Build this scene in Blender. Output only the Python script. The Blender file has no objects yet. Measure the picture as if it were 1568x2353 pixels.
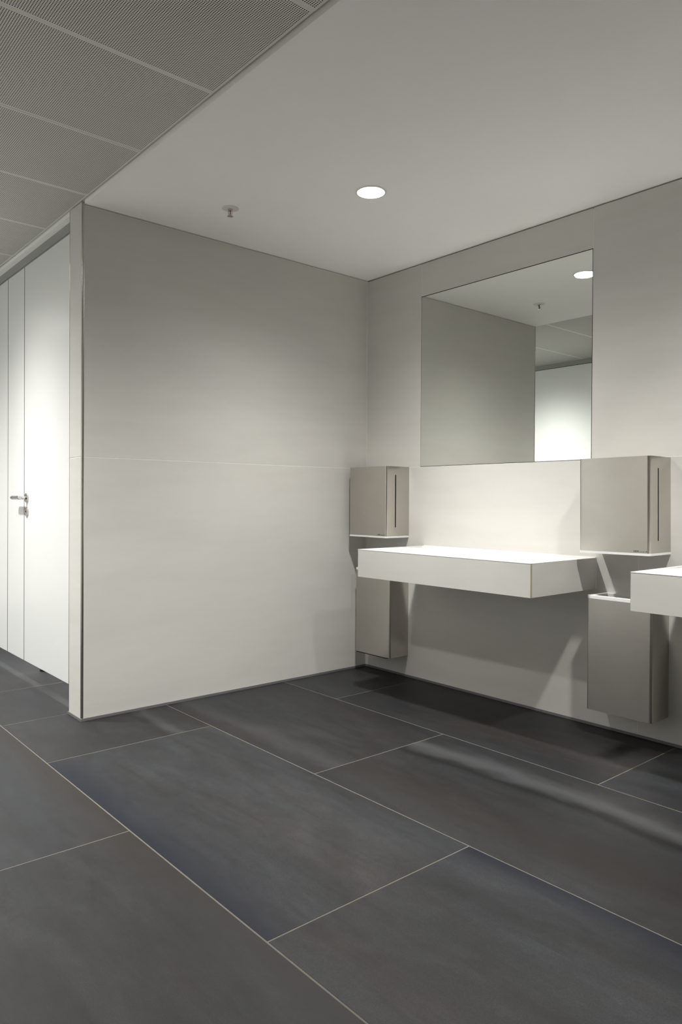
import bpy, bmesh, math, random
from mathutils import Matrix, Vector

random.seed(7)
scn = bpy.context.scene
C = scn.collection

# ------------------------------------------------------------------ camera
W, HP = 1568, 2353
F_PX = 1668.55
cam_d = bpy.data.cameras.new('camera')
cam = bpy.data.objects.new('camera', cam_d)
C.objects.link(cam)
right = Vector((0.65130520, 0.75879456, 0.00568800))
down = Vector((0.00991197, -0.00101213, -0.99995036))
fwd = Vector((-0.75875114, 0.65132925, -0.00818035))
m3 = Matrix((right, -down, -fwd)).transposed()
cam.matrix_world = Matrix.Translation((3.63219, -3.34546, 1.13)) @ m3.to_4x4()
cam_d.sensor_fit = 'HORIZONTAL'
cam_d.sensor_width = 36.0
cam_d.lens = F_PX * 36.0 / W
cam_d.shift_y = -15.04 / W
cam_d.clip_start = 0.02
scn.camera = cam

# ------------------------------------------------------------------ world, exposure
wd = bpy.data.worlds.new('world')
scn.world = wd
wd.use_nodes = True
wd.node_tree.nodes['Background'].inputs[0].default_value = (0.02, 0.02, 0.02, 1)
wd.node_tree.nodes['Background'].inputs[1].default_value = 0.0
scn.view_settings.view_transform = 'Standard'
scn.view_settings.look = 'None'
scn.view_settings.gamma = 1.0
scn.view_settings.use_curve_mapping = False
scn.view_settings.exposure = 0.36
scn.cycles.use_denoising = True
scn.cycles.max_bounces = 12
scn.cycles.diffuse_bounces = 8
scn.cycles.caustics_reflective = True
scn.cycles.blur_glossy = 0.0
scn.cycles.sample_clamp_indirect = 6.0

LAMP_W = 69.0         # washroom downlights
LAMP_CW = 98.0        # corridor downlights
LAMP_SW = 78.0         # cubicle downlights
LAMP_COL = (1.0, 0.982, 0.945)
DISC = 14.0

# ------------------------------------------------------------------ dimensions (metres)
H = 2.612             # plain ceiling
HPF = 2.627           # perforated ceiling
YE = -1.952           # end face of the left wall
YD = -1.907           # cubicle front
YB = -3.58            # rear wall of the corridor
XR = 4.6              # right wall
XL = -4.2             # far end of the corridor
J = 1.3385            # horizontal tile joint
WT = 0.176            # left wall thickness


# ------------------------------------------------------------------ material helpers
def new_mat(name):
    m = bpy.data.materials.new(name)
    m.use_nodes = True
    nt = m.node_tree
    b = nt.nodes['Principled BSDF']
    return m, nt, b


def N(nt, typ, **kw):
    n = nt.nodes.new(typ)
    for k, v in kw.items():
        setattr(n, k, v)
    return n


def lk(nt, a, b):
    nt.links.new(a, b)


def noise(nt, vec, scale, detail=4.0, rough=0.55, dist=0.0):
    n = N(nt, 'ShaderNodeTexNoise')
    n.inputs['Scale'].default_value = scale
    n.inputs['Detail'].default_value = detail
    n.inputs['Roughness'].default_value = rough
    n.inputs['Distortion'].default_value = dist
    lk(nt, vec, n.inputs['Vector'])
    return n.outputs['Fac']


def mapping(nt, vec, scale, loc=(0, 0, 0)):
    n = N(nt, 'ShaderNodeMapping')
    n.inputs['Scale'].default_value = scale
    n.inputs['Location'].default_value = loc
    lk(nt, vec, n.inputs['Vector'])
    return n.outputs[0]


def math_n(nt, op, a, b=None, clamp=False):
    n = N(nt, 'ShaderNodeMath', operation=op, use_clamp=clamp)
    for i, v in enumerate((a, b)):
        if v is None:
            continue
        if isinstance(v, (int, float)):
            n.inputs[i].default_value = v
        else:
            lk(nt, v, n.inputs[i])
    return n.outputs[0]


def ramp(nt, fac, stops):
    n = N(nt, 'ShaderNodeValToRGB')
    el = n.color_ramp.elements
    el[0].position, el[0].color = stops[0][0], (*stops[0][1], 1)
    el[1].position, el[1].color = stops[-1][0], (*stops[-1][1], 1)
    for p, c in stops[1:-1]:
        e = el.new(p)
        e.color = (*c, 1)
    lk(nt, fac, n.inputs[0])
    return n.outputs[0]


def mix(nt, fac, a, b, blend='MIX'):
    n = N(nt, 'ShaderNodeMix', data_type='RGBA', blend_type=blend)
    if isinstance(fac, (int, float)):
        n.inputs[0].default_value = fac
    else:
        lk(nt, fac, n.inputs[0])
    for i, v in ((6, a), (7, b)):
        if isinstance(v, tuple):
            n.inputs[i].default_value = (*v, 1)
        else:
            lk(nt, v, n.inputs[i])
    return n.outputs[2]


def bump(nt, b, height, strength, dist=0.001):
    n = N(nt, 'ShaderNodeBump')
    n.inputs['Strength'].default_value = strength
    n.inputs['Distance'].default_value = dist
    lk(nt, height, n.inputs['Height'])
    lk(nt, n.outputs[0], b.inputs['Normal'])


def plain(name, col, rough=0.5, metal=0.0, spec=0.5, var=0.03, scale=6.0):
    m, nt, b = new_mat(name)
    tc = N(nt, 'ShaderNodeTexCoord')
    f = noise(nt, tc.outputs['Object'], scale)
    lo = tuple(c * (1 - var) for c in col)
    hi = tuple(min(1, c * (1 + var)) for c in col)
    lk(nt, ramp(nt, f, [(0.3, lo), (0.7, hi)]), b.inputs['Base Color'])
    b.inputs['Roughness'].default_value = rough
    b.inputs['Metallic'].default_value = metal
    b.inputs['Specular IOR Level'].default_value = spec
    return m


# wall tiles: pale greige porcelain, faint horizontal clouding
def wall_tile_mat():
    m, nt, b = new_mat('wall_tile')
    geo = N(nt, 'ShaderNodeNewGeometry')
    p = geo.outputs['Position']
    oi = N(nt, 'ShaderNodeObjectInfo')
    off = N(nt, 'ShaderNodeVectorMath', operation='ADD')
    lk(nt, p, off.inputs[0])
    sc = N(nt, 'ShaderNodeVectorMath', operation='SCALE')
    sc.inputs[0].default_value = (31.0, 17.0, 9.0)
    lk(nt, oi.outputs['Random'], sc.inputs['Scale'])
    lk(nt, sc.outputs[0], off.inputs[1])
    v = off.outputs[0]
    f1 = noise(nt, mapping(nt, v, (0.7, 0.7, 5.0)), 1.6, 6, 0.6, 0.4)
    f2 = noise(nt, mapping(nt, v, (0.9, 0.9, 1.4)), 1.3, 3, 0.5, 0.8)
    f3 = noise(nt, mapping(nt, v, (1.5, 1.5, 40.0)), 5.0, 4, 0.6)
    c1 = ramp(nt, f1, [(0.28, (0.590, 0.576, 0.542)), (0.5, (0.612, 0.600, 0.568)), (0.72, (0.632, 0.620, 0.590))])
    c2 = ramp(nt, f2, [(0.3, (0.95, 0.957, 0.972)), (0.6, (1.0, 1.0, 1.0))])
    c = mix(nt, 0.8, c1, c2, 'MULTIPLY')
    c3 = ramp(nt, f3, [(0.3, (0.985, 0.985, 0.985)), (0.6, (1, 1, 1))])
    c = mix(nt, 0.7, c, c3, 'MULTIPLY')
    lk(nt, c, b.inputs['Base Color'])
    b.inputs['Roughness'].default_value = 0.5
    b.inputs['Specular IOR Level'].default_value = 0.35
    bump(nt, b, noise(nt, p, 260.0, 3), 0.08, 0.0006)
    return m


# floor tiles: charcoal slate look, streaks along the tile length;
# per-tile features come from object properties (real stone markings)
def floor_tile_mat():
    m, nt, b = new_mat('floor_tile')
    tc = N(nt, 'ShaderNodeTexCoord')
    oi = N(nt, 'ShaderNodeObjectInfo')
    v = tc.outputs['Object']
    sc = N(nt, 'ShaderNodeVectorMath', operation='SCALE')
    sc.inputs[0].default_value = (37.0, 23.0, 11.0)
    lk(nt, oi.outputs['Random'], sc.inputs['Scale'])
    off = N(nt, 'ShaderNodeVectorMath', operation='ADD')
    lk(nt, v, off.inputs[0])
    lk(nt, sc.outputs[0], off.inputs[1])
    o = off.outputs[0]
    f1 = noise(nt, mapping(nt, o, (0.55, 1.9, 1)), 1.7, 6, 0.62, 0.7)
    f2 = noise(nt, mapping(nt, o, (0.5, 1.6, 1), (5, 3, 0)), 1.4, 4, 0.6, 0.5)
    f3 = noise(nt, mapping(nt, o, (1.0, 7.0, 1)), 3.0, 7, 0.68, 0.6)
    f4 = noise(nt, o, 300.0, 2, 0.6)
    f5 = noise(nt, mapping(nt, o, (0.8, 1.3, 1)), 16.0, 6, 0.72, 0.4)
    base = ramp(nt, f1, [(0.26, (0.0088, 0.0089, 0.0097)), (0.5, (0.0150, 0.0155, 0.0170)), (0.74, (0.0225, 0.0238, 0.0266))])
    brown = ramp(nt, f2, [(0.36, (0.97, 1.02, 1.09)), (0.52, (1, 1, 1)), (0.68, (1.14, 0.97, 0.84))])
    c = mix(nt, 1.0, base, brown, 'MULTIPLY')
    streak = ramp(nt, f3, [(0.25, (0.62, 0.62, 0.62)), (0.52, (1.0, 1.0, 1.0)), (0.78, (1.26, 1.26, 1.28))])
    c = mix(nt, 0.8, c, streak, 'MULTIPLY')
    grain = ramp(nt, f4, [(0.3, (0.68, 0.68, 0.68)), (0.7, (1.32, 1.32, 1.32))])
    c = mix(nt, 1.0, c, grain, 'MULTIPLY')
    mott = ramp(nt, f5, [(0.3, (0.82, 0.815, 0.81)), (0.7, (1.18, 1.185, 1.19))])
    c = mix(nt, 1.0, c, mott, 'MULTIPLY')
    # overall tint of the tile
    at = N(nt, 'ShaderNodeAttribute', attribute_type='OBJECT', attribute_name='tint')
    c = mix(nt, 1.0, c, at.outputs['Color'], 'MULTIPLY')
    sep = N(nt, 'ShaderNodeSeparateXYZ')
    lk(nt, v, sep.inputs[0])
    wob = math_n(nt, 'MULTIPLY', math_n(nt, 'SUBTRACT', noise(nt, mapping(nt, o, (0.9, 2.0, 1), (2, 7, 0)), 2.2, 5, 0.6), 0.5), 0.20)
    yy = math_n(nt, 'ADD', sep.outputs['Y'], wob)

    def band(prop):
        a = N(nt, 'ShaderNodeAttribute', attribute_type='OBJECT', attribute_name=prop)
        s = N(nt, 'ShaderNodeSeparateXYZ')
        lk(nt, a.outputs['Vector'], s.inputs[0])
        d = math_n(nt, 'DIVIDE', math_n(nt, 'SUBTRACT', yy, s.outputs['X']), s.outputs['Y'])
        g = math_n(nt, 'POWER', 2.718, math_n(nt, 'MULTIPLY', math_n(nt, 'MULTIPLY', d, d), -1.0))
        return math_n(nt, 'MULTIPLY', g, s.outputs['Z'], clamp=True)
    c = mix(nt, band('pale_band'), c, (0.047, 0.048, 0.051))
    c = mix(nt, band('dark_band'), c, (0.0045, 0.0045, 0.0048))
    c = mix(nt, band('blue_band'), c, (0.0040, 0.0054, 0.0120))
    c = mix(nt, band('rust_band'), c, (0.0140, 0.0115, 0.0098))
    # irregular water-mark outlines on single tiles
    a = N(nt, 'ShaderNodeAttribute', attribute_type='OBJECT', attribute_name='stain')
    sa = N(nt, 'ShaderNodeSeparateXYZ')
    lk(nt, a.outputs['Vector'], sa.inputs[0])
    ex = math_n(nt, 'SUBTRACT', sep.outputs['X'], sa.outputs['X'])
    ey = math_n(nt, 'SUBTRACT', sep.outputs['Y'], sa.outputs['Y'])
    rr = math_n(nt, 'SQRT', math_n(nt, 'ADD', math_n(nt, 'MULTIPLY', ex, ex), math_n(nt, 'MULTIPLY', ey, ey)))
    inside = math_n(nt, 'SUBTRACT', 1.0, math_n(nt, 'DIVIDE', rr, math_n(nt, 'MAXIMUM', sa.outputs['Z'], 0.0001)), clamp=True)
    nn = noise(nt, mapping(nt, o, (3.2, 5.0, 1), (1, 4, 0)), 1.6, 6, 0.62, 0.3)
    edge = math_n(nt, 'SUBTRACT', 1.0, math_n(nt, 'DIVIDE', math_n(nt, 'ABSOLUTE', math_n(nt, 'SUBTRACT', nn, 0.54)), 0.022), clamp=True)
    fill = math_n(nt, 'MULTIPLY', math_n(nt, 'GREATER_THAN', nn, 0.54), 0.22)
    amt = math_n(nt, 'MULTIPLY', math_n(nt, 'MAXIMUM', edge, fill), math_n(nt, 'MULTIPLY', inside, 2.0, clamp=True))
    c = mix(nt, math_n(nt, 'MULTIPLY', amt, 0.75), c, (0.0085, 0.0080, 0.0078))
    lk(nt, c, b.inputs['Base Color'])
    r = ramp(nt, f1, [(0.3, (0.46, 0.46, 0.46)), (0.7, (0.56, 0.56, 0.56))])
    lk(nt, r, b.inputs['Roughness'])
    b.inputs['Specular IOR Level'].default_value = 0.27
    bump(nt, b, f4, 0.10, 0.0008)
    return m


def steel_mat(name, col, rough, streak_axis='z'):
    m, nt, b = new_mat(name)
    tc = N(nt, 'ShaderNodeTexCoord')
    v = tc.outputs['Object']
    s = {'z': (420, 420, 5.0), 'x': (5.0, 420, 420)}[streak_axis]
    f = noise(nt, mapping(nt, v, s), 1.0, 3, 0.6)
    g = noise(nt, mapping(nt, v, (4, 4, 7)), 1.0, 4, 0.6, 0.8)
    c = ramp(nt, f, [(0.3, tuple(x * 0.99 for x in col)), (0.7, tuple(min(1, x * 1.01) for x in col))])
    c2 = ramp(nt, g, [(0.3, (0.95, 0.94, 0.93)), (0.65, (1.0, 1.0, 1.0))])
    lk(nt, mix(nt, 0.9, c, c2, 'MULTIPLY'), b.inputs['Base Color'])
    b.inputs['Metallic'].default_value = 1.0
    r = ramp(nt, f, [(0.3, (rough - 0.006,) * 3), (0.7, (rough + 0.006,) * 3)])
    lk(nt, r, b.inputs['Roughness'])
    return m


def emit_mat(name, col, s):
    m = bpy.data.materials.new(name)
    m.use_nodes = True
    nt = m.node_tree
    nt.nodes.remove(nt.nodes['Principled BSDF'])
    e = N(nt, 'ShaderNodeEmission')
    tc = N(nt, 'ShaderNodeTexCoord')
    f = noise(nt, tc.outputs['Object'], 3.0)
    lk(nt, ramp(nt, f, [(0.3, col), (0.7, tuple(min(1.0, c * 1.01) for c in col))]), e.inputs[0])
    e.inputs[1].default_value = s
    lk(nt, e.outputs[0], nt.nodes['Material Output'].inputs[0])
    return m


M = dict(
    wall=wall_tile_mat(),
    floor=floor_tile_mat(),
    grout_w=plain('wall_grout', (0.70, 0.69, 0.66), 0.8, var=0.05),
    grout_f=plain('floor_grout', (0.112, 0.105, 0.092), 0.85, spec=0.2, var=0.10, scale=40),
    paint=plain('ceiling_paint', (0.93, 0.922, 0.908), 0.9, spec=0.15, var=0.012, scale=2),
    panel=plain('perforated_sheet', (0.70, 0.69, 0.645), 0.6, spec=0.3, var=0.01),
    fleece=plain('black_fleece', (0.008, 0.008, 0.010), 1.0, spec=0.0),
    gasket=plain('dark_gasket', (0.020, 0.020, 0.020), 0.7, spec=0.2),  # near-black for small parts and for the strips that imitate seam shade
    sealant=plain('grey_sealant', (0.15, 0.15, 0.155), 0.45, spec=0.4, var=0.05),
    laminate=plain('white_laminate', (0.74, 0.75, 0.742), 0.28, spec=0.45, var=0.006, scale=1.5),
    rail=plain('grey_green_rail', (0.30, 0.31, 0.29), 0.5, var=0.02),
    steel=steel_mat('brushed_steel', (0.555, 0.532, 0.495), 0.29),
    polished=steel_mat('polished_steel', (0.66, 0.65, 0.63), 0.16),
    profile=steel_mat('profile_steel', (0.52, 0.50, 0.46), 0.26),
    chrome=plain('chrome', (0.55, 0.55, 0.56), 0.12, metal=1.0),
    white_plastic=plain('white_plastic', (0.82, 0.82, 0.81), 0.4, var=0.008),
    solid=plain('white_solid_surface', (0.78, 0.775, 0.76), 0.30, var=0.006, scale=2),
    liner=plain('bin_liner', (0.34, 0.34, 0.32), 0.6),
    ink=plain('black_ink', (0.016, 0.016, 0.018), 0.6),
    reddot=plain('brown_red_ink', (0.10, 0.035, 0.03), 0.6),
    bulb=plain('red_glass_bulb', (0.30, 0.015, 0.010), 0.1),
    mitre=plain('mitre_joint', (0.40, 0.36, 0.28), 0.8),
    ring=plain('lamp_ring', (0.78, 0.78, 0.77), 0.5),
    lamp=emit_mat('lamp_diffuser', (1.0, 0.985, 0.96), DISC),
)


def mirror_mat():
    m, nt, b = new_mat('mirror_silver')
    tc = N(nt, 'ShaderNodeTexCoord')
    f = noise(nt, tc.outputs['Object'], 1.0)
    lk(nt, ramp(nt, f, [(0.3, (0.87, 0.897, 0.855)), (0.7, (0.88, 0.905, 0.865))]), b.inputs['Base Color'])
    b.inputs['Metallic'].default_value = 1.0
    b.inputs['Roughness'].default_value = 0.0
    return m


M['mirror'] = mirror_mat()


# ------------------------------------------------------------------ mesh helpers
def box(bm, x0, x1, y0, y1, z0, z1):
    vs = [bm.verts.new(p) for p in ((x0, y0, z0), (x1, y0, z0), (x1, y1, z0), (x0, y1, z0),
                                    (x0, y0, z1), (x1, y0, z1), (x1, y1, z1), (x0, y1, z1))]
    for f in ((3, 2, 1, 0), (4, 5, 6, 7), (0, 1, 5, 4), (1, 2, 6, 5), (2, 3, 7, 6), (3, 0, 4, 7)):
        bm.faces.new([vs[i] for i in f])
    return vs


def cyl(bm, a, b, r0, r1=None, n=32, caps=True):
    r1 = r0 if r1 is None else r1
    a, b = Vector(a), Vector(b)
    d = (b - a).normalized()
    u = d.orthogonal().normalized()
    w = d.cross(u)
    A, B = [], []
    for i in range(n):
        t = 2 * math.pi * i / n
        o = u * math.cos(t) + w * math.sin(t)
        A.append(bm.verts.new(a + o * r0))
        B.append(bm.verts.new(b + o * r1))
    for i in range(n):
        bm.faces.new((A[i], A[(i + 1) % n], B[(i + 1) % n], B[i]))
    if caps:
        bm.faces.new(A[::-1])
        bm.faces.new(B)


def lathe(bm, prof, c=(0, 0, 0), n=48, closed=False):
    """profile of (r, z) turned about the vertical through c"""
    rings = []
    for r, z in prof:
        if r < 1e-6:
            rings.append([bm.verts.new((c[0], c[1], c[2] + z))])
        else:
            rings.append([bm.verts.new((c[0] + r * math.cos(2 * math.pi * i / n), c[1] + r * math.sin(2 * math.pi * i / n), c[2] + z)) for i in range(n)])
    seq = list(zip(rings, rings[1:]))
    if closed:
        seq.append((rings[-1], rings[0]))
    for a, b in seq:
        for i in range(n):
            k = (i + 1) % n
            if len(a) == 1 and len(b) > 1:
                bm.faces.new((a[0], b[i], b[k]))
            elif len(b) == 1 and len(a) > 1:
                bm.faces.new((a[i], b[0], a[k]))
            elif len(a) > 1:
                bm.faces.new((a[i], b[i], b[k], a[k]))


def bevel(bm, w, seg=2, edges=None):
    bmesh.ops.bevel(bm, geom=edges if edges is not None else bm.edges[:], offset=w, segments=seg, profile=0.5, affect='EDGES')


def obj(name, bm, mat, parent=None, loc=None, smooth=False):
    bmesh.ops.recalc_face_normals(bm, faces=bm.faces[:])
    me = bpy.data.meshes.new(name)
    bm.to_mesh(me)
    bm.free()
    me.materials.append(M[mat])
    if smooth:
        for p in me.polygons:
            p.use_smooth = True
        if hasattr(me, 'set_sharp_from_angle'):
            me.set_sharp_from_angle(angle=math.radians(35))
    o = bpy.data.objects.new(name, me)
    C.objects.link(o)
    if parent is not None:
        o.parent = parent
    if loc is not None:
        o.location = loc
    return o


def boxobj(name, mat, dims, parent=None, bev=0.0, seg=1):
    """box given in the parent's frame; origin at its own lower corner so that it can be copied"""
    x0, x1, y0, y1, z0, z1 = dims
    bm = bmesh.new()
    box(bm, 0, x1 - x0, 0, y1 - y0, 0, z1 - z0)
    if bev:
        bevel(bm, bev, seg)
    return obj(name, bm, mat, parent, (x0, y0, z0))


def thing(name, label, cat, loc=(0, 0, 0), group=None):
    o = bpy.data.objects.new(name, None)
    o.empty_display_size = 0.1
    C.objects.link(o)
    o.location = loc
    o['label'] = label
    o['category'] = cat
    if group:
        o['group'] = group
    return o


def tag(o, label, cat, group=None):
    o['label'] = label
    o['category'] = cat
    if group:
        o['group'] = group
    return o


def struct(o, label, cat=None):
    o['kind'] = 'structure'
    o['label'] = label
    o['category'] = cat or o.name.split('_')[0].split('.')[0]
    return o


def copy_tree(o, parent=None):
    c = o.copy()
    C.objects.link(c)
    c.parent = parent
    for ch in list(o.children):
        copy_tree(ch, c)
    return c


# ================================================================== FLOOR
G = 0.0026
bm = bmesh.new()
box(bm, XL, XR, YB, 0.0, -0.06, -0.0007)
floor = struct(obj('floor', bm, 'grout_f'), 'dark slate-look floor of large rectangular tiles with pale joints', 'floor')
t0, t1, t2, t3 = -3.0844, -2.2833, -1.4822, -0.6867
Z3 = (0.0, 1.0, 0.0)
rows = [
    # y0, y1, list of x joints
    (t3, -0.001, [0.0, 0.5002, 2.1153, 3.7305, XR]),
    (t2, t3, [0.0, 1.3027, 2.9290, XR]),
    (t1, t2, [-3.45, -2.13, -0.850, -0.1763, 0.4794, 2.1145, 3.7450, XR]),
    (t0, t1, [XL, -3.60, -1.963, -0.331, 1.3006, 2.9290, XR]),
    (YB, t0, [XL, -2.79, -1.155, 0.4794, 2.1145, 3.7450, XR]),
    (t2, t3, [-3.45, -2.13, -0.850, -0.1763]),
    (t3, -0.001, [-3.45, -1.63, -0.1763]),
    (t1, t2, [XL, -3.45]), (t2, t3, [XL, -3.45]), (t3, -0.001, [XL, -3.45]),
]
# stone markings of single tiles: keyed by (row, column)
feat = {
    (1, 0): dict(tint=(0.96, 0.96, 0.97), pale=(0.13, 0.05, 0.30), rust=(0.02, 0.035, 0.45)),
    (1, 1): dict(tint=(0.93, 0.90, 0.86), pale=(0.61, 0.055, 0.80), dark=(0.51, 0.028, 0.85), rust=(0.20, 0.16, 0.55)),
    (2, 3): dict(tint=(0.94, 0.90, 0.87), pale=(0.63, 0.035, 0.50), dark=(0.56, 0.022, 0.45)),
    (2, 4): dict(tint=(1.22, 1.21, 1.20), blue=(-0.01, 0.095, 1.0)),
    (2, 5): dict(tint=(1.10, 1.10, 1.10), blue=(0.81, 0.085, 1.0)),
    (3, 3): dict(tint=(1.10, 1.12, 1.14), rust=(0.79, 0.10, 0.90)),
    (3, 4): dict(tint=(1.05, 1.03, 1.01), rust=(0.78, 0.10, 0.70), dark=(0.45, 0.03, 0.15), stain=(0.16, 0.46, 0.30)),
}
for ri, (y0, y1, xs) in enumerate(rows):
    for ci, (x0, x1) in enumerate(zip(xs, xs[1:])):
        t = boxobj('tile', 'floor', (x0 + G, x1 - G, y0 + G, y1 - G, -0.010, 0.0), floor, 0.0006)
        f = feat.get((ri, ci), {})
        t['tint'] = [float(v) for v in f.get('tint', (1.0, 1.0, 1.0))]
        t['stain'] = [float(v) for v in f.get('stain', (0, 0, 0))]
        for k in ('pale', 'dark', 'blue', 'rust'):
            t[k + '_band'] = [float(v) for v in f.get(k, Z3)]

# ================================================================== WALLS
TK = 0.010            # tile thickness
g = 0.0016            # half of a wall joint


def core(name, dims, mat='grout_w'):
    x0, x1, y0, y1, z0, z1 = dims
    bm = bmesh.new()
    box(bm, *dims)
    return obj(name, bm, mat)


# left wall: a free-standing slab that ends at the corridor
wall_left = struct(core('wall_left', (-WT + 0.0005, -0.0005, YE + 0.0015, 0.0, 0, H - 0.014)),
                   'pale greige tiled wall slab ending at the cubicle corridor', 'wall')
for z0, z1 in ((0.012, J - g), (J + g, H - 0.003)):
    boxobj('tile', 'wall', (-TK, 0.0, YE + 0.012, -g, z0, z1), wall_left, 0.0008)
    boxobj('tile', 'wall', (-WT + 0.006, -0.014, YE, YE + TK, z0, z1 if z1 < 2 else HPF - 0.003), wall_left, 0.0008)
    boxobj('tile', 'wall', (-WT, -WT + TK, YE + 0.012, -g, z0, z1), wall_left, 0.0008)
core_top = boxobj('tile_backing', 'grout_w', (-WT + 0.008, -0.016, YE + 0.003, YE + 0.009, H - 0.05, HPF - 0.004), wall_left)

# steel edge profiles of that wall
bm = bmesh.new()
box(bm, -0.0135, 0.0006, YE - 0.0006, YE + 0.0115, 0.010, HPF - 0.004)
bevel(bm, 0.003, 2, [e for e in bm.edges if abs(e.verts[0].co.z - e.verts[1].co.z) > 1])
struct(obj('trim_1', bm, 'profile', smooth=True), 'steel edge profile on the washroom corner of the left wall', 'trim')
bm = bmesh.new()
box(bm, -WT - 0.0006, -WT + 0.0055, YE - 0.0006, YE + 0.0115, 0.010, HPF - 0.004)
bevel(bm, 0.002, 2, [e for e in bm.edges if abs(e.verts[0].co.z - e.verts[1].co.z) > 1])
struct(obj('trim_2', bm, 'profile', smooth=True), 'thin steel edge profile beside the cubicle door', 'trim')

# right wall (washbasin wall) with the mirror set flush into the tiling
MX0, MX1 = 0.4985, 1.6735
MZ0, MZ1 = J, 2.3985
PITCH = 1.632
WTOP = H - 0.007
wall_right = struct(core('wall_right', (0.0, XR, 0.0005, 0.10, 0, WTOP - 0.006)),
                    'pale greige tiled wall carrying the washbasins and the mirror', 'wall')
low_j = [0.0, 1.9255, 3.85, XR]
for x0, x1 in zip(low_j, low_j[1:]):
    boxobj('tile', 'wall', (x0 + g, x1 - g, 0.0, TK, 0.012, J - g), wall_right, 0.0008)
up = [(0.0, MX0, J, WTOP), (MX0, MX1, MZ1 + 0.002, WTOP), (MX1, MX0 + PITCH, J, WTOP),
      (MX0 + PITCH, MX1 + PITCH, MZ1 + 0.002, WTOP), (MX1 + PITCH, XR, J, WTOP)]
for x0, x1, z0, z1 in up:
    boxobj('tile', 'wall', (x0 + g, x1 - g, 0.0, TK, z0 + g, z1), wall_right, 0.0008)
# dark shadow gap between tiling and ceiling
bm = bmesh.new()
box(bm, 0.0, XR, 0.02, 0.10, WTOP - 0.001, H + 0.03)
struct(obj('trim_3', bm, 'sealant'), 'open shadow gap along the top of the mirror wall', 'trim')

boxobj('corner_joint', 'grout_w', (0.0, 0.0028, -0.0028, 0.0, 0.012, H - 0.003), wall_right)

# sealant strips at the floor
bm = bmesh.new()
box(bm, 0.0, 0.004, YE - 0.004, 0.0, 0.0, 0.0125)
box(bm, -WT - 0.004, 0.0, YE - 0.004, YE, 0.0, 0.0125)
struct(obj('baseboard_left', bm, 'sealant'), 'narrow grey sealant strip at the foot of the left wall', 'baseboard')
bm = bmesh.new()
box(bm, 0.004, XR, -0.004, 0.0, 0.0, 0.0125)
struct(obj('baseboard_right', bm, 'sealant'), 'narrow grey sealant strip at the foot of the mirror wall', 'baseboard')

# walls outside the frame that close the place
wall_back = struct(core('wall_back', (XL, XR, YB - 0.10, YB - 0.014, 0, HPF), 'gasket'),
                   'wall across the corridor, white laminate panels seen in the mirror, then greige tiles', 'wall')
xs = [XL, -3.30, -2.10, -1.20, -0.30, 0.05, 1.25, 2.40, 3.30, XR]
for x0, x1 in zip(xs, xs[1:]):
    boxobj('panel' if x1 < 0.1 else 'tile', 'laminate' if x1 < 0.1 else 'wall', (x0 + 0.002, x1 - 0.002, YB - 0.014, YB, 0.02, 2.572), wall_back, 0.0008)
boxobj('header_board', 'rail', (XL, XR, YB - 0.014, YB - 0.002, 2.578, HPF + 0.02), wall_back)
bm = bmesh.new()
box(bm, XR, XR + 0.1, YB, 0.1, 0, H + 0.05)
struct(obj('wall_end', bm, 'wall'), 'pale tiled wall closing the far end of the washroom', 'wall')
bm = bmesh.new()
box(bm, XL - 0.1, XL, YB, 0.1, 0, H + 0.05)
struct(obj('wall_corridor', bm, 'wall'), 'pale tiled wall closing the far end of the corridor', 'wall')
bm = bmesh.new()
box(bm, XL, -WT, 0.0, 0.1, 0, H + 0.05)
struct(obj('wall_cubicle', bm, 'wall'), 'pale tiled wall behind the toilet cubicles', 'wall')

# ================================================================== CEILINGS
YPL = -1.942
bm = bmesh.new()
box(bm, XL, XR, YPL, 0.10, H, H + 0.10)
ceiling = struct(obj('ceiling', bm, 'paint'), 'smooth off-white plastered ceiling above the washbasins', 'ceiling')
bm = bmesh.new()
box(bm, XL, XR, YB - 0.1, YPL, HPF + 0.12, HPF + 0.16)
plenum = struct(obj('ceiling_1', bm, 'fleece'), 'perforated metal panel ceiling above the corridor', 'ceiling')
plenum.name = 'ceiling'

# one perforated metal cassette, its mesh shared by all the panels
PWX, PL = 0.6, (-1.955) - (YB - 0.012)
HP_ = 0.0075
nx = 77
ny = int((PL - 0.030) / HP_)
mx = (PWX - 0.0008 - nx * HP_) / 2
my0 = PL - 0.0085 - ny * HP_
hr = 0.00225


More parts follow.
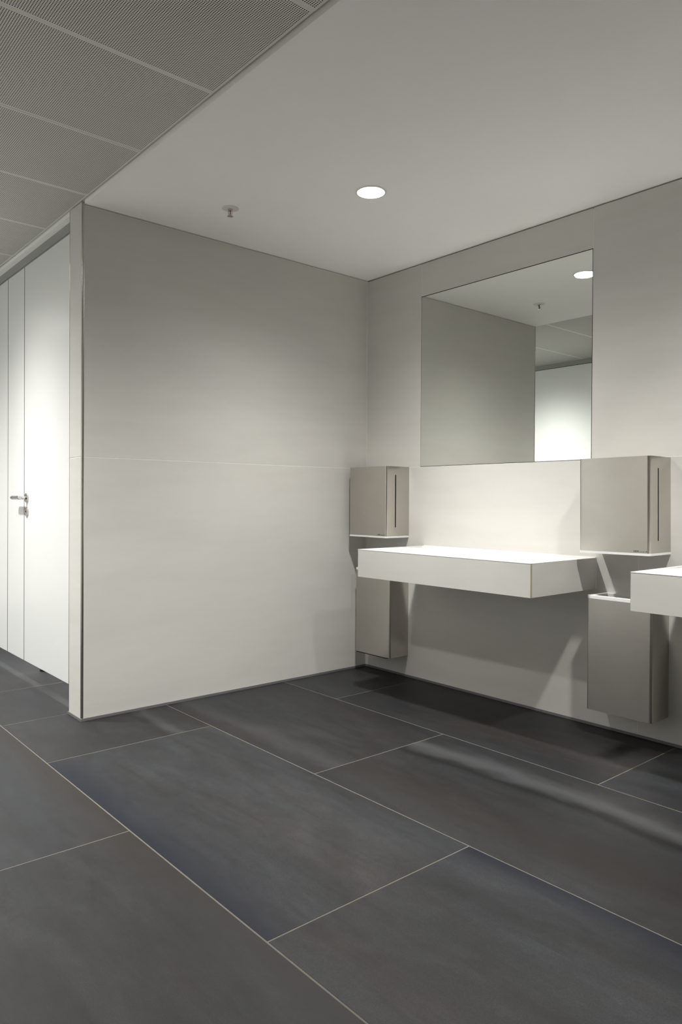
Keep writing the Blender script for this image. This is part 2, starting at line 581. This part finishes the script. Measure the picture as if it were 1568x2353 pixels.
def perforated_mesh():
    verts, faces = [], []
    X0 = -PWX / 2 + 0.0004 + mx
    gi = {}

    def grid(i, j):
        k = (i, j)
        if k not in gi:
            gi[k] = len(verts)
            verts.append((X0 + i * HP_, my0 + j * HP_, 0.0))
        return gi[k]
    for j in range(ny + 1):
        for i in range(nx + 1):
            grid(i, j)
    ang = [math.radians(22.5 + 45 * k) for k in range(8)]
    cs = [(math.cos(a) * hr, math.sin(a) * hr) for a in ang]
    for j in range(ny):
        for i in range(nx):
            cx, cy = X0 + (i + 0.5) * HP_, my0 + (j + 0.5) * HP_
            b = len(verts)
            verts.extend((cx + u, cy + w, 0.0) for u, w in cs)
            a0, a1, a2, a3 = gi[(i, j)], gi[(i + 1, j)], gi[(i + 1, j + 1)], gi[(i, j + 1)]
            # octagon vertices: 0,7 right; 1,2 top; 3,4 left; 5,6 bottom
            faces += [(a1, b + 7, b + 0, a2), (a2, b + 1, b + 2, a3), (a3, b + 3, b + 4, a0), (a0, b + 5, b + 6, a1),
                      (a2, b + 0, b + 1), (a3, b + 2, b + 3), (a0, b + 4, b + 5), (a1, b + 6, b + 7)]
    # plain margins and folded-up edges
    xa, xb = -PWX / 2 + 0.0004, PWX / 2 - 0.0004
    ya, yb = 0.0, PL
    x1, x2, y1, y2 = X0, X0 + nx * HP_, my0, my0 + ny * HP_

    def quad(p):
        b = len(verts)
        verts.extend(p)
        faces.append((b, b + 1, b + 2, b + 3))
    quad([(xa, ya, 0), (xa, yb, 0), (x1, yb, 0), (x1, ya, 0)])
    quad([(x2, ya, 0), (x2, yb, 0), (xb, yb, 0), (xb, ya, 0)])
    quad([(x1, ya, 0), (x1, y1, 0), (x2, y1, 0), (x2, ya, 0)])
    quad([(x1, y2, 0), (x1, yb, 0), (x2, yb, 0), (x2, y2, 0)])
    hh = 0.03
    quad([(xa, ya, 0), (xb, ya, 0), (xb, ya, hh), (xa, ya, hh)])
    quad([(xa, yb, 0), (xb, yb, 0), (xb, yb, hh), (xa, yb, hh)])
    quad([(xa, ya, 0), (xa, yb, 0), (xa, yb, hh), (xa, ya, hh)])
    quad([(xb, ya, 0), (xb, yb, 0), (xb, yb, hh), (xb, ya, hh)])
    me = bpy.data.meshes.new('panel')
    me.from_pydata(verts, [], faces)
    me.materials.append(M['panel'])
    return me


pm = perforated_mesh()
bm = bmesh.new()
box(bm, -PWX / 2 + 0.004, PWX / 2 - 0.004, 0.004, PL - 0.004, 0.0030, 0.0045)
fl = obj('fleece', bm, 'fleece')
fm = fl.data
bpy.data.objects.remove(fl)
rj = random.Random(3)
for k in range(-7, 8):
    xc = 0.075 + 0.6 * k + 0.3
    if xc - 0.3 > XR or xc + 0.3 < XL:
        continue
    p = bpy.data.objects.new('panel', pm)
    C.objects.link(p)
    p.parent = plenum
    p.location = (xc, YB - 0.012 + rj.uniform(-0.0012, 0.0012), HPF + rj.uniform(-0.0006, 0.0006))
    f = bpy.data.objects.new('fleece', fm)
    C.objects.link(f)
    f.parent = p

# ================================================================== CUBICLE FRONT
TD = 0.013
ZB, ZT = 0.1235, 2.561
GP = 0.0045


def lever_set(door, x, z, sgn=-1):
    """rose, lever and lock escutcheon on the corridor side of a door (front at y = YD)"""
    bm = bmesh.new()
    cyl(bm, (x, YD + 0.001, z), (x, YD - 0.0085, z), 0.0285, 0.0275, 40)
    rose = obj('rose', bm, 'polished', door, smooth=True)
    bm = bmesh.new()
    cyl(bm, (x, YD - 0.008, z), (x, YD - 0.040, z), 0.0095, 0.0095, 24)
    obj('neck', bm, 'polished', rose, smooth=True)
    # lever: a round bar with one rounded end
    bm = bmesh.new()
    xe = x + sgn * 0.150
    xa = x - sgn * 0.013
    yl = YD - 0.046
    prof = [(0.0, xa), (0.0105, xa), (0.0125, xa + sgn * 0.002), (0.0125, xe - sgn * 0.012), (0.0095, xe - sgn * 0.003), (0.0045, xe), (0.0, xe)]
    n = 24
    rings = []
    for r, xx in prof:
        rings.append([bm.verts.new((xx, yl + r * math.cos(2 * math.pi * i / n), z + r * math.sin(2 * math.pi * i / n))) for i in range(n)] if r else [bm.verts.new((xx, yl, z))])
    for a, b in zip(rings, rings[1:]):
        for i in range(n):
            q = [a[i % len(a)], a[(i + 1) % len(a)], b[(i + 1) % len(b)], b[i % len(b)]]
            q = list(dict.fromkeys(q))
            if len(q) > 2:
                bm.faces.new(q)
    obj('lever', bm, 'polished', rose, smooth=True)
    bm = bmesh.new()
    z2 = z - 0.0835
    cyl(bm, (x, YD + 0.001, z2), (x, YD - 0.0085, z2), 0.0285, 0.0275, 40)
    esc = obj('escutcheon', bm, 'polished', door, smooth=True)
    bm = bmesh.new()
    cyl(bm, (x, YD - 0.008, z2), (x, YD - 0.0092, z2), 0.0062, 0.0062, 20)
    obj('key_slot', bm, 'ink', esc)
    bm = bmesh.new()
    cyl(bm, (x, YD - 0.008, z2 + 0.0145), (x, YD - 0.0092, z2 + 0.0145), 0.0035, 0.0035, 16)
    obj('indicator', bm, 'ink', esc)


dx = [-0.179, -1.0551, -1.3904, -2.2665, -2.602, -3.478, XL + 0.002]
nd = 0
for i in range(6):
    xa, xb = dx[i + 1] + GP, dx[i] - GP
    if i % 2 == 0:
        nd += 1
        d = boxobj('door_%d' % nd, 'laminate', (xa, xb, YD, YD + TD, ZB, ZT - 0.010), None, 0.0008)
        struct(d, ['white laminate cubicle door with steel lever next to the tiled wall end',
                   'white laminate cubicle door beyond the first narrow panel',
                   'white laminate cubicle door at the far end of the corridor'][nd - 1], 'door')
        # handle hardware, built in world space and then hung on the door
        before = set(bpy.data.objects)
        lever_set(None, xa + 0.0505, 1.13)
        for o in set(bpy.data.objects) - before:
            if o.parent is None:
                o.parent = d
                o.matrix_parent_inverse = Matrix.Translation((-xa, -YD, -ZB))
    else:
        d = boxobj('cubicle_pilaster', 'laminate', (xa, xb, YD, YD + TD, ZB, ZT - 0.010), None, 0.0008)
        tag(d, ['narrow white laminate panel between the first two cubicle doors',
                'narrow white laminate panel between the second and third cubicle doors',
                'white laminate panel closing the cubicle front at the corridor end'][i // 2], 'partition panel', 'cubicle front panels')
# dark strips almost flush in the seams imitate the gaps' shade; header rail
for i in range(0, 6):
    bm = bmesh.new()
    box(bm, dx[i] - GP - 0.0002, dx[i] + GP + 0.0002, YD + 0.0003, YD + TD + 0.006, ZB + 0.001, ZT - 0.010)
    struct(obj('trim_%d' % (5 + i), bm, 'gasket'), 'dark strip imitating gap shade in cubicle front seam number %d counted from the tiled wall' % (i + 1), 'trim')
bm = bmesh.new()
box(bm, XL, -WT, YD - 0.001, YD + 0.030, ZT, H)
hr_ = obj('trim_4', bm, 'rail')
struct(hr_, 'grey header rail above the cubicle doors', 'trim')
boxobj('rebate', 'rail', (XL, -WT, YD + 0.004, YD + 0.028, ZT - 0.012, ZT + 0.001), hr_)
# cubicle dividers on small dark feet
for n_, xd in enumerate((-1.2228, -2.434)):
    dv = thing('cubicle_divider', ['white divider panel on dark feet behind the first narrow cubicle panel',
                                   'white divider panel on dark feet behind the second narrow cubicle panel'][n_],
               'partition panel', (xd, -0.95, 0.0), 'cubicle dividers')
    boxobj('panel', 'laminate', (-0.0065, 0.0065, -0.935, 0.945, 0.14, 2.55), dv, 0.0008)
    for yf in (-0.775, 0.5):
        bm = bmesh.new()
        lathe(bm, [(0, 0), (0.030, 0), (0.030, 0.012), (0.012, 0.016), (0.012, 0.143), (0, 0.143)], (0, yf, 0), 24)
        obj('foot', bm, 'gasket', dv, smooth=True)

# ================================================================== LAMPS
def downlight_proto():
    t = thing('recessed_downlight', '', 'light', (0, 0, 0))
    bm = bmesh.new()
    lathe(bm, [(0.0655, 0.001), (0.0655, -0.0030), (0.0690, -0.0042), (0.0745, -0.0034), (0.0765, -0.0012), (0.0765, 0.001)], closed=True)
    obj('trim_ring', bm, 'ring', t, smooth=True)
    bm = bmesh.new()
    lathe(bm, [(0.0, -0.0092), (0.030, -0.0082), (0.050, -0.0062), (0.0655, -0.0030), (0.0655, 0.001), (0.0, 0.001)])
    obj('diffuser', bm, 'lamp', t)
    return t


dl = downlight_proto()


def place_lamp(o, x, y, z, watts, label, group, power=4.0):
    o.location = (x, y, z)
    o['label'] = label
    o['group'] = group
    ld = bpy.data.lights.new('downlight_beam', 'AREA')
    ld.shape = 'DISK'
    ld.size = 0.118
    ld.energy = watts
    ld.color = LAMP_COL
    # narrow-beam luminaire: radiance falls off with the angle to the lamp axis
    ld.use_nodes = True
    nt = ld.node_tree
    em = nt.nodes['Emission']
    ge = N(nt, 'ShaderNodeNewGeometry')
    dp = N(nt, 'ShaderNodeVectorMath', operation='DOT_PRODUCT')
    lk(nt, ge.outputs['Normal'], dp.inputs[0])
    lk(nt, ge.outputs['Incoming'], dp.inputs[1])
    ca = math_n(nt, 'ABSOLUTE', dp.outputs['Value'])
    pw = math_n(nt, 'POWER', ca, power)
    lk(nt, pw, em.inputs['Strength'])
    l = bpy.data.objects.new('downlight_beam', ld)
    C.objects.link(l)
    l.parent = o
    l.location = (0, 0, -0.0105)


# the lamp in the picture
protos = [copy_tree(dl) for _ in range(6)]
place_lamp(dl, 1.056, -0.955, H, LAMP_W, 'bright round recessed downlight in the plaster ceiling above the washbasin by the corner', 'washroom downlights')
# lamps outside the picture, each given by its shadows or by the light it throws
off = [
    ('second_basin', 1.056 + PITCH, -0.955, H, LAMP_W, 'round recessed downlight in the plaster ceiling above the second washbasin', 'washroom downlights'),
    ('washroom_corridor', 0.975, -2.80, HPF - 0.001, LAMP_CW, 'round downlight in the perforated ceiling across from the first washbasin', 'corridor downlights'),
    ('first_door', -0.825, -2.80, HPF - 0.001, LAMP_CW, 'round downlight in the perforated ceiling outside the first cubicle door', 'corridor downlights'),
    ('second_panel', -2.625, -2.80, HPF - 0.001, LAMP_CW, 'round downlight in the perforated ceiling outside the second narrow cubicle panel', 'corridor downlights'),
    ('first_cubicle', -0.65, -1.55, H, LAMP_SW, 'round downlight inside the first toilet cubicle', 'cubicle downlights'),
    ('second_cubicle', -1.83, -1.55, H, LAMP_SW, 'round downlight inside the second toilet cubicle', 'cubicle downlights'),
]
for o, (nm, x, y, z, w_, lab, grp) in zip(protos, off):
    place_lamp(o, x, y, z, w_, lab, grp)
    o.name = 'downlight_%s_offscreen' % nm
    for ch in o.children:
        if ch.type == 'LIGHT':
            ch.name = 'beam_%s_offscreen' % nm
            ch.data.name = ch.name
        elif ch.name.startswith('diffuser'):
            ch.name = 'diffuser_%s_offscreen' % nm

# ================================================================== SPRINKLER
sp = thing('fire_sprinkler', 'small chrome pendent sprinkler with cream cover plate on the plaster ceiling', 'sprinkler', (0.437, -1.359, H))
bm = bmesh.new()
lathe(bm, [(0, 0.0005), (0.044, 0.0005), (0.044, -0.0012), (0.040, -0.0022), (0.015, -0.0045), (0, -0.0045)], n=48)
obj('cover_plate', bm, 'panel', sp, smooth=True)
bm = bmesh.new()
lathe(bm, [(0, -0.004), (0.0125, -0.004), (0.0135, -0.008), (0.0125, -0.0125), (0.006, -0.0135), (0, -0.0135)], n=24)
obj('body', bm, 'chrome', sp, smooth=True)
for s in (-1, 1):
    bm = bmesh.new()
    ax = Vector((math.cos(0.5), math.sin(0.5), 0)) * s
    pts = [ax * 0.0105 + Vector((0, 0, -0.012)), ax * 0.0100 + Vector((0, 0, -0.026)), ax * 0.0045 + Vector((0, 0, -0.037))]
    cyl(bm, pts[0], pts[1], 0.0026, 0.0024, 10)
    cyl(bm, pts[1], pts[2], 0.0024, 0.0022, 10)
    obj('frame_arm', bm, 'chrome', sp, smooth=True)
bm = bmesh.new()
lathe(bm, [(0, -0.0125), (0.0018, -0.013), (0.0024, -0.018), (0.0024, -0.028), (0.0014, -0.034), (0, -0.0345)], n=14)
obj('glass_bulb', bm, 'bulb', sp, smooth=True)
bm = bmesh.new()
lathe(bm, [(0, -0.034), (0.0048, -0.0345), (0.0048, -0.0405), (0.002, -0.044), (0, -0.0445)], n=16)
obj('boss', bm, 'chrome', sp, smooth=True)
bm = bmesh.new()
nt_ = 12
top, bot = [], []
for i in range(nt_ * 4):
    r = 0.0158 if i % 4 in (0, 1) else 0.0105
    a = 2 * math.pi * i / (nt_ * 4)
    top.append(bm.verts.new((r * math.cos(a), r * math.sin(a), -0.0388)))
    bot.append(bm.verts.new((r * math.cos(a), r * math.sin(a), -0.0403 - (0.001 if r > 0.012 else 0))))
n = len(top)
bm.faces.new(top)
bm.faces.new(bot[::-1])
for i in range(n):
    bm.faces.new((top[i], bot[i], bot[(i + 1) % n], top[(i + 1) % n]))
obj('deflector', bm, 'chrome', sp)

# ================================================================== MIRRORS
def mirror(x0, label):
    w = MX1 - MX0
    t = thing('wall_mirror', label, 'mirror', (x0 + w / 2, 0.0, MZ0), 'mirrors set into the tiled wall')
    boxobj('glass', 'mirror', (-w / 2 + 0.0022, w / 2 - 0.0022, -0.0004, 0.0055, 0.0022, MZ1 - MZ0 - 0.0010), t)
    boxobj('backing', 'gasket', (-w / 2 - 0.0005, w / 2 + 0.0005, 0.0002, 0.0095, -0.0005, MZ1 - MZ0 + 0.0035), t)
    return t


mirror(MX0, 'frameless rectangular mirror above the washbasin nearest the corner')
mirror(MX0 + PITCH, 'frameless rectangular mirror above the second washbasin')

# ================================================================== WASHBASINS
BX0, BW, BD = 0.535, 1.168, 0.557
BZ0, BZ1 = 0.688, 0.8455


def basin(x0, label):
    t = thing('washbasin', label, 'washbasin', (x0, 0.0, BZ0), 'washbasins on the tiled wall')
    h = BZ1 - BZ0
    # tiled apron: front and two sides, mitred, and a bottom board
    boxobj('front_apron', 'wall', (0.0012, BW - 0.0012, -BD, -BD + 0.012, 0, h - 0.0022), t, 0.0006)
    boxobj('side_apron', 'wall', (0, 0.012, -BD + 0.0125, -0.002, 0, h - 0.0022), t, 0.0006)
    boxobj('side_apron', 'wall', (BW - 0.012, BW, -BD + 0.0125, -0.002, 0, h - 0.0022), t, 0.0006)
    for xa in (0.0004, BW - 0.0018):
        boxobj('mitre_joint', 'mitre', (xa, xa + 0.0014, -BD + 0.0003, -BD + 0.0130, 0.0004, h - 0.0024), t)
    boxobj('bottom_board', 'wall', (0.012, BW - 0.012, -BD + 0.012, -0.002, 0.002, 0.012), t)
    # top: white solid surface, rim around a shallow ramp that falls towards the wall
    bm = bmesh.new()
    rim = 0.012
    zt, zu = h, h - 0.0020
    yf, yb = -BD - 0.0006, -0.001
    xa, xb = -0.0006, BW + 0.0006
    xi, xj = xa + rim, xb - rim
    yi, yj = yf + 0.11, yb - 0.030
    dip = 0.0085
    V = lambda *p: bm.verts.new(p)
    o = [V(xa, yf, zt), V(xb, yf, zt), V(xb, yb, zt), V(xa, yb, zt)]
    u = [V(xa, yf, zu), V(xb, yf, zu), V(xb, yb, zu), V(xa, yb, zu)]
    i_ = [V(xi, yi, zt), V(xj, yi, zt), V(xj, yj, zt), V(xi, yj, zt)]
    lo = [V(xi, yj, zt - dip), V(xj, yj, zt - dip)]
    F = bm.faces.new
    F((o[0], o[1], i_[1], i_[0])); F((o[1], o[2], i_[2], i_[1])); F((o[2], o[3], i_[3], i_[2])); F((o[3], o[0], i_[0], i_[3]))
    F((i_[0], i_[1], lo[1], lo[0])); F((lo[0], lo[1], i_[2], i_[3])); F((i_[1], i_[2], lo[1])); F((i_[3], i_[0], lo[0]))
    for a in range(4):
        b = (a + 1) % 4
        F((o[b], o[a], u[a], u[b]))
    # closed underside, below the lowest point of the ramp
    w_ = [V(x, y, zt - dip - 0.006) for x, y in ((xa + 0.013, yf + 0.014), (xb - 0.013, yf + 0.014), (xb - 0.013, yb), (xa + 0.013, yb))]
    for a in range(4):
        b = (a + 1) % 4
        F((u[a], u[b], w_[b], w_[a]))
    F((w_[3], w_[2], w_[1], w_[0]))
    top = obj('basin_top', bm, 'solid', t)
    top['label'] = 'white solid surface top with a shallow sloping bowl'
    boxobj('upstand', 'solid', (-0.0006, BW + 0.0006, -0.007, 0.0, h, h + 0.0030), t)
    for xa_ in (-0.0035, BW + 0.0004):
        boxobj('sealant_joint', 'white_plastic', (xa_, xa_ + 0.0032, -0.0030, 0.0005, 0.0, h + 0.002), t)
    return t


basin(BX0, 'white topped wall-hung washbasin with greige tiled apron nearest the corner')
basin(2.176, 'white topped wall-hung washbasin beside the second towel dispenser')


# ================================================================== TOWEL DISPENSERS AND WASTE BINS
def rounded_outline(w, d, r, n=7):
    """plan of a box against the wall (y from -d to 0), front corners rounded"""
    pts = [(w / 2, 0.0)]
    for k in range(n + 1):
        a = -math.pi / 2 * k / n
        pts.append((w / 2 - r + r * math.cos(a), -d + r + r * math.sin(a)))
    for k in range(n + 1):
        a = -math.pi / 2 - math.pi / 2 * k / n
        pts.append((-w / 2 + r + r * math.cos(a), -d + r + r * math.sin(a)))
    pts.append((-w / 2, 0.0))
    return pts


def prism(bm, pts, z0, z1, skip=(), cap0=True, cap1=True):
    A = [bm.verts.new((x, y, z0)) for x, y in pts]
    B = [bm.verts.new((x, y, z1)) for x, y in pts]
    n = len(pts)
    for i in range(n):
        if i in skip:
            continue
        bm.faces.new((A[i], A[(i + 1) % n], B[(i + 1) % n], B[i]))
    if cap0:
        bm.faces.new(A[::-1])
    if cap1:
        bm.faces.new(B)
    return A, B


def text_part(name, body, size, mat, parent, loc, bold=0.0):
    cu = bpy.data.curves.new(name, 'FONT')
    cu.body = body
    cu.size = size
    cu.extrude = 0.00008
    cu.offset = bold
    cu.align_x = 'LEFT'
    tmp = bpy.data.objects.new(name, cu)
    C.objects.link(tmp)
    bpy.context.view_layer.update()
    me = bpy.data.meshes.new_from_object(tmp.evaluated_get(bpy.context.evaluated_depsgraph_get()))
    bpy.data.objects.remove(tmp)
    me.materials.clear()
    me.materials.append(M[mat])
    o = bpy.data.objects.new(name, me)
    C.objects.link(o)
    o.parent = parent
    o.location = loc
    o.rotation_euler = (math.pi / 2, 0, 0)
    return o


DW, DD, DH = 0.349, 0.202, 0.437


def dispenser(xc, zb, label, tilt=0.0):
    t = thing('paper_towel_dispenser', label, 'dispenser', (xc, 0.0, zb), 'steel paper towel dispensers')
    t.rotation_euler = (0, tilt, 0)
    zt0 = 0.011
    top = zt0 + DH
    pts = rounded_outline(DW, DD, 0.013)
    bm = bmesh.new()
    # side 0 is the right-hand face with the sight slot
    A, B = prism(bm, pts, zt0, top, skip=(0,))
    xs_ = DW / 2
    ya, yb = 0.0, -DD + 0.013
    s0, s1 = -0.1170, -0.1255
    z0, z1 = 0.0655, 0.3945
    ring = [bm.verts.new((xs_, y, z)) for y, z in ((s0, z0), (s1, z0), (s1, z1), (s0, z1))]
    q = [A[0], A[1], B[1], B[0]]
    for k in range(4):
        bm.faces.new((q[k], q[(k + 1) % 4], ring[(k + 1) % 4], ring[k]))
    # sheet edge of the slot; behind it the housing is hollow
    inn = [bm.verts.new((xs_ - 0.0012, v.co.y, v.co.z)) for v in ring]
    for k in range(4):
        bm.faces.new((ring[k], ring[(k + 1) % 4], inn[(k + 1) % 4], inn[k]))
    body = obj('housing', bm, 'steel', t, smooth=True)
    boxobj('slot_backplate', 'gasket', (xs_ - 0.050, xs_ - 0.047, -DD + 0.01, -0.01, z0 - 0.03, z1 + 0.03), t)
    bm = bmesh.new()
    prism(bm, rounded_outline(DW + 0.0015, DD + 0.0015, 0.014), 0.0, zt0 - 0.0004)
    tray = obj('base_tray', bm, 'white_plastic', t, smooth=True)
    boxobj('towel_slot', 'ink', (-0.12, 0.12, -0.12, -0.08, -0.0004, 0.003), tray)
    yl = -DD - 0.0002
    lx = DW / 2 - 0.076
    a = text_part('maker_lettering', 'HEWI', 0.0100, 'ink', t, (lx, yl, 0.0160), 0.00025)
    text_part('small_lettering', 'SENSORIC', 0.0058, 'ink', t, (lx + 0.0285, yl, 0.0158))
    bm = bmesh.new()
    cyl(bm, (lx + 0.0605, yl + 0.0002, 0.0188), (lx + 0.0605, yl - 0.00012, 0.0188), 0.0027, 0.0027, 20)
    obj('emblem_dot', bm, 'reddot', t)
    return t


BNW, BND = 0.323, 0.165


def waste_bin(xc, zb, h, label, plate=False):
    t = thing('waste_bin', label, 'bin', (xc, 0.0, zb), 'wall-mounted steel waste bins')
    pts = rounded_outline(BNW, BND, 0.013)
    rim = 0.0140
    bm = bmesh.new()
    prism(bm, pts, 0.0, h - rim, cap1=False)
    inner = rounded_outline(BNW - 0.006, BND - 0.006, 0.011)
    inner = [(x, y - 0.003) for x, y in inner]
    A = [bm.verts.new((x, y, h - rim)) for x, y in pts]
    Bq = [bm.verts.new((x, y, h - rim)) for x, y in inner]
    D = [bm.verts.new((x, y, 0.02)) for x, y in inner]
    n = len(pts)
    for i in range(n):
        k = (i + 1) % n
        bm.faces.new((A[i], A[k], Bq[k], Bq[i]))
        bm.faces.new((Bq[i], Bq[k], D[k], D[i]))
    bm.faces.new(D)
    obj('housing', bm, 'steel', t, smooth=True)
    bm = bmesh.new()
    out = rounded_outline(BNW + 0.002, BND + 0.001, 0.014)
    hx, y0, y1 = BNW / 2 - 0.026, -BND + 0.026, -0.024
    m = len(out)
    a0 = [bm.verts.new((x, y, h - rim)) for x, y in out]
    a1 = [bm.verts.new((x, y, h)) for x, y in out]
    hc = [(hx, y1), (hx, y0), (-hx, y0), (-hx, y1)]
    h0 = [bm.verts.new((x, y, h - rim - 0.03)) for x, y in hc]
    h1 = [bm.verts.new((x, y, h)) for x, y in hc]
    half = m // 2
    for i in range(m):
        bm.faces.new((a0[i], a0[(i + 1) % m], a1[(i + 1) % m], a1[i]))
    # top ring: right edge, right corner fan, front, left corner fan, left edge, back
    bm.faces.new((a1[0], a1[1], h1[1], h1[0]))
    for i in range(1, half - 1):
        bm.faces.new((a1[i], a1[i + 1], h1[1]))
    bm.faces.new((a1[half - 1], a1[half], h1[2], h1[1]))
    for i in range(half, m - 2):
        bm.faces.new((a1[i], a1[i + 1], h1[2]))
    bm.faces.new((a1[m - 2], a1[m - 1], h1[3], h1[2]))
    bm.faces.new((a1[m - 1], a1[0], h1[0], h1[3]))
    for k in range(4):
        bm.faces.new((h1[k], h1[(k + 1) % 4], h0[(k + 1) % 4], h0[k]))
    r = obj('rim', bm, 'white_plastic', t)
    r['label'] = 'white plastic rim around the open top'
    if plate:
        boxobj('bottom_plate', 'gasket', (-BNW / 2 + 0.014, BNW / 2 - 0.024, -BND + 0.002, -0.01, -0.006, 0.001), t)
    return t


dispenser(0.2265, 0.8915, 'brushed steel paper towel dispenser in the room corner above a waste bin')
dispenser(1.9055, 0.8840, 'brushed steel paper towel dispenser between the two washbasins', math.radians(-0.55))
waste_bin(0.2395, 0.1385, 0.5475, 'brushed steel wall-mounted waste bin in the room corner', True)
waste_bin(1.9140, 0.1290, 0.5480, 'brushed steel wall-mounted waste bin between the two washbasins, below the dispenser')
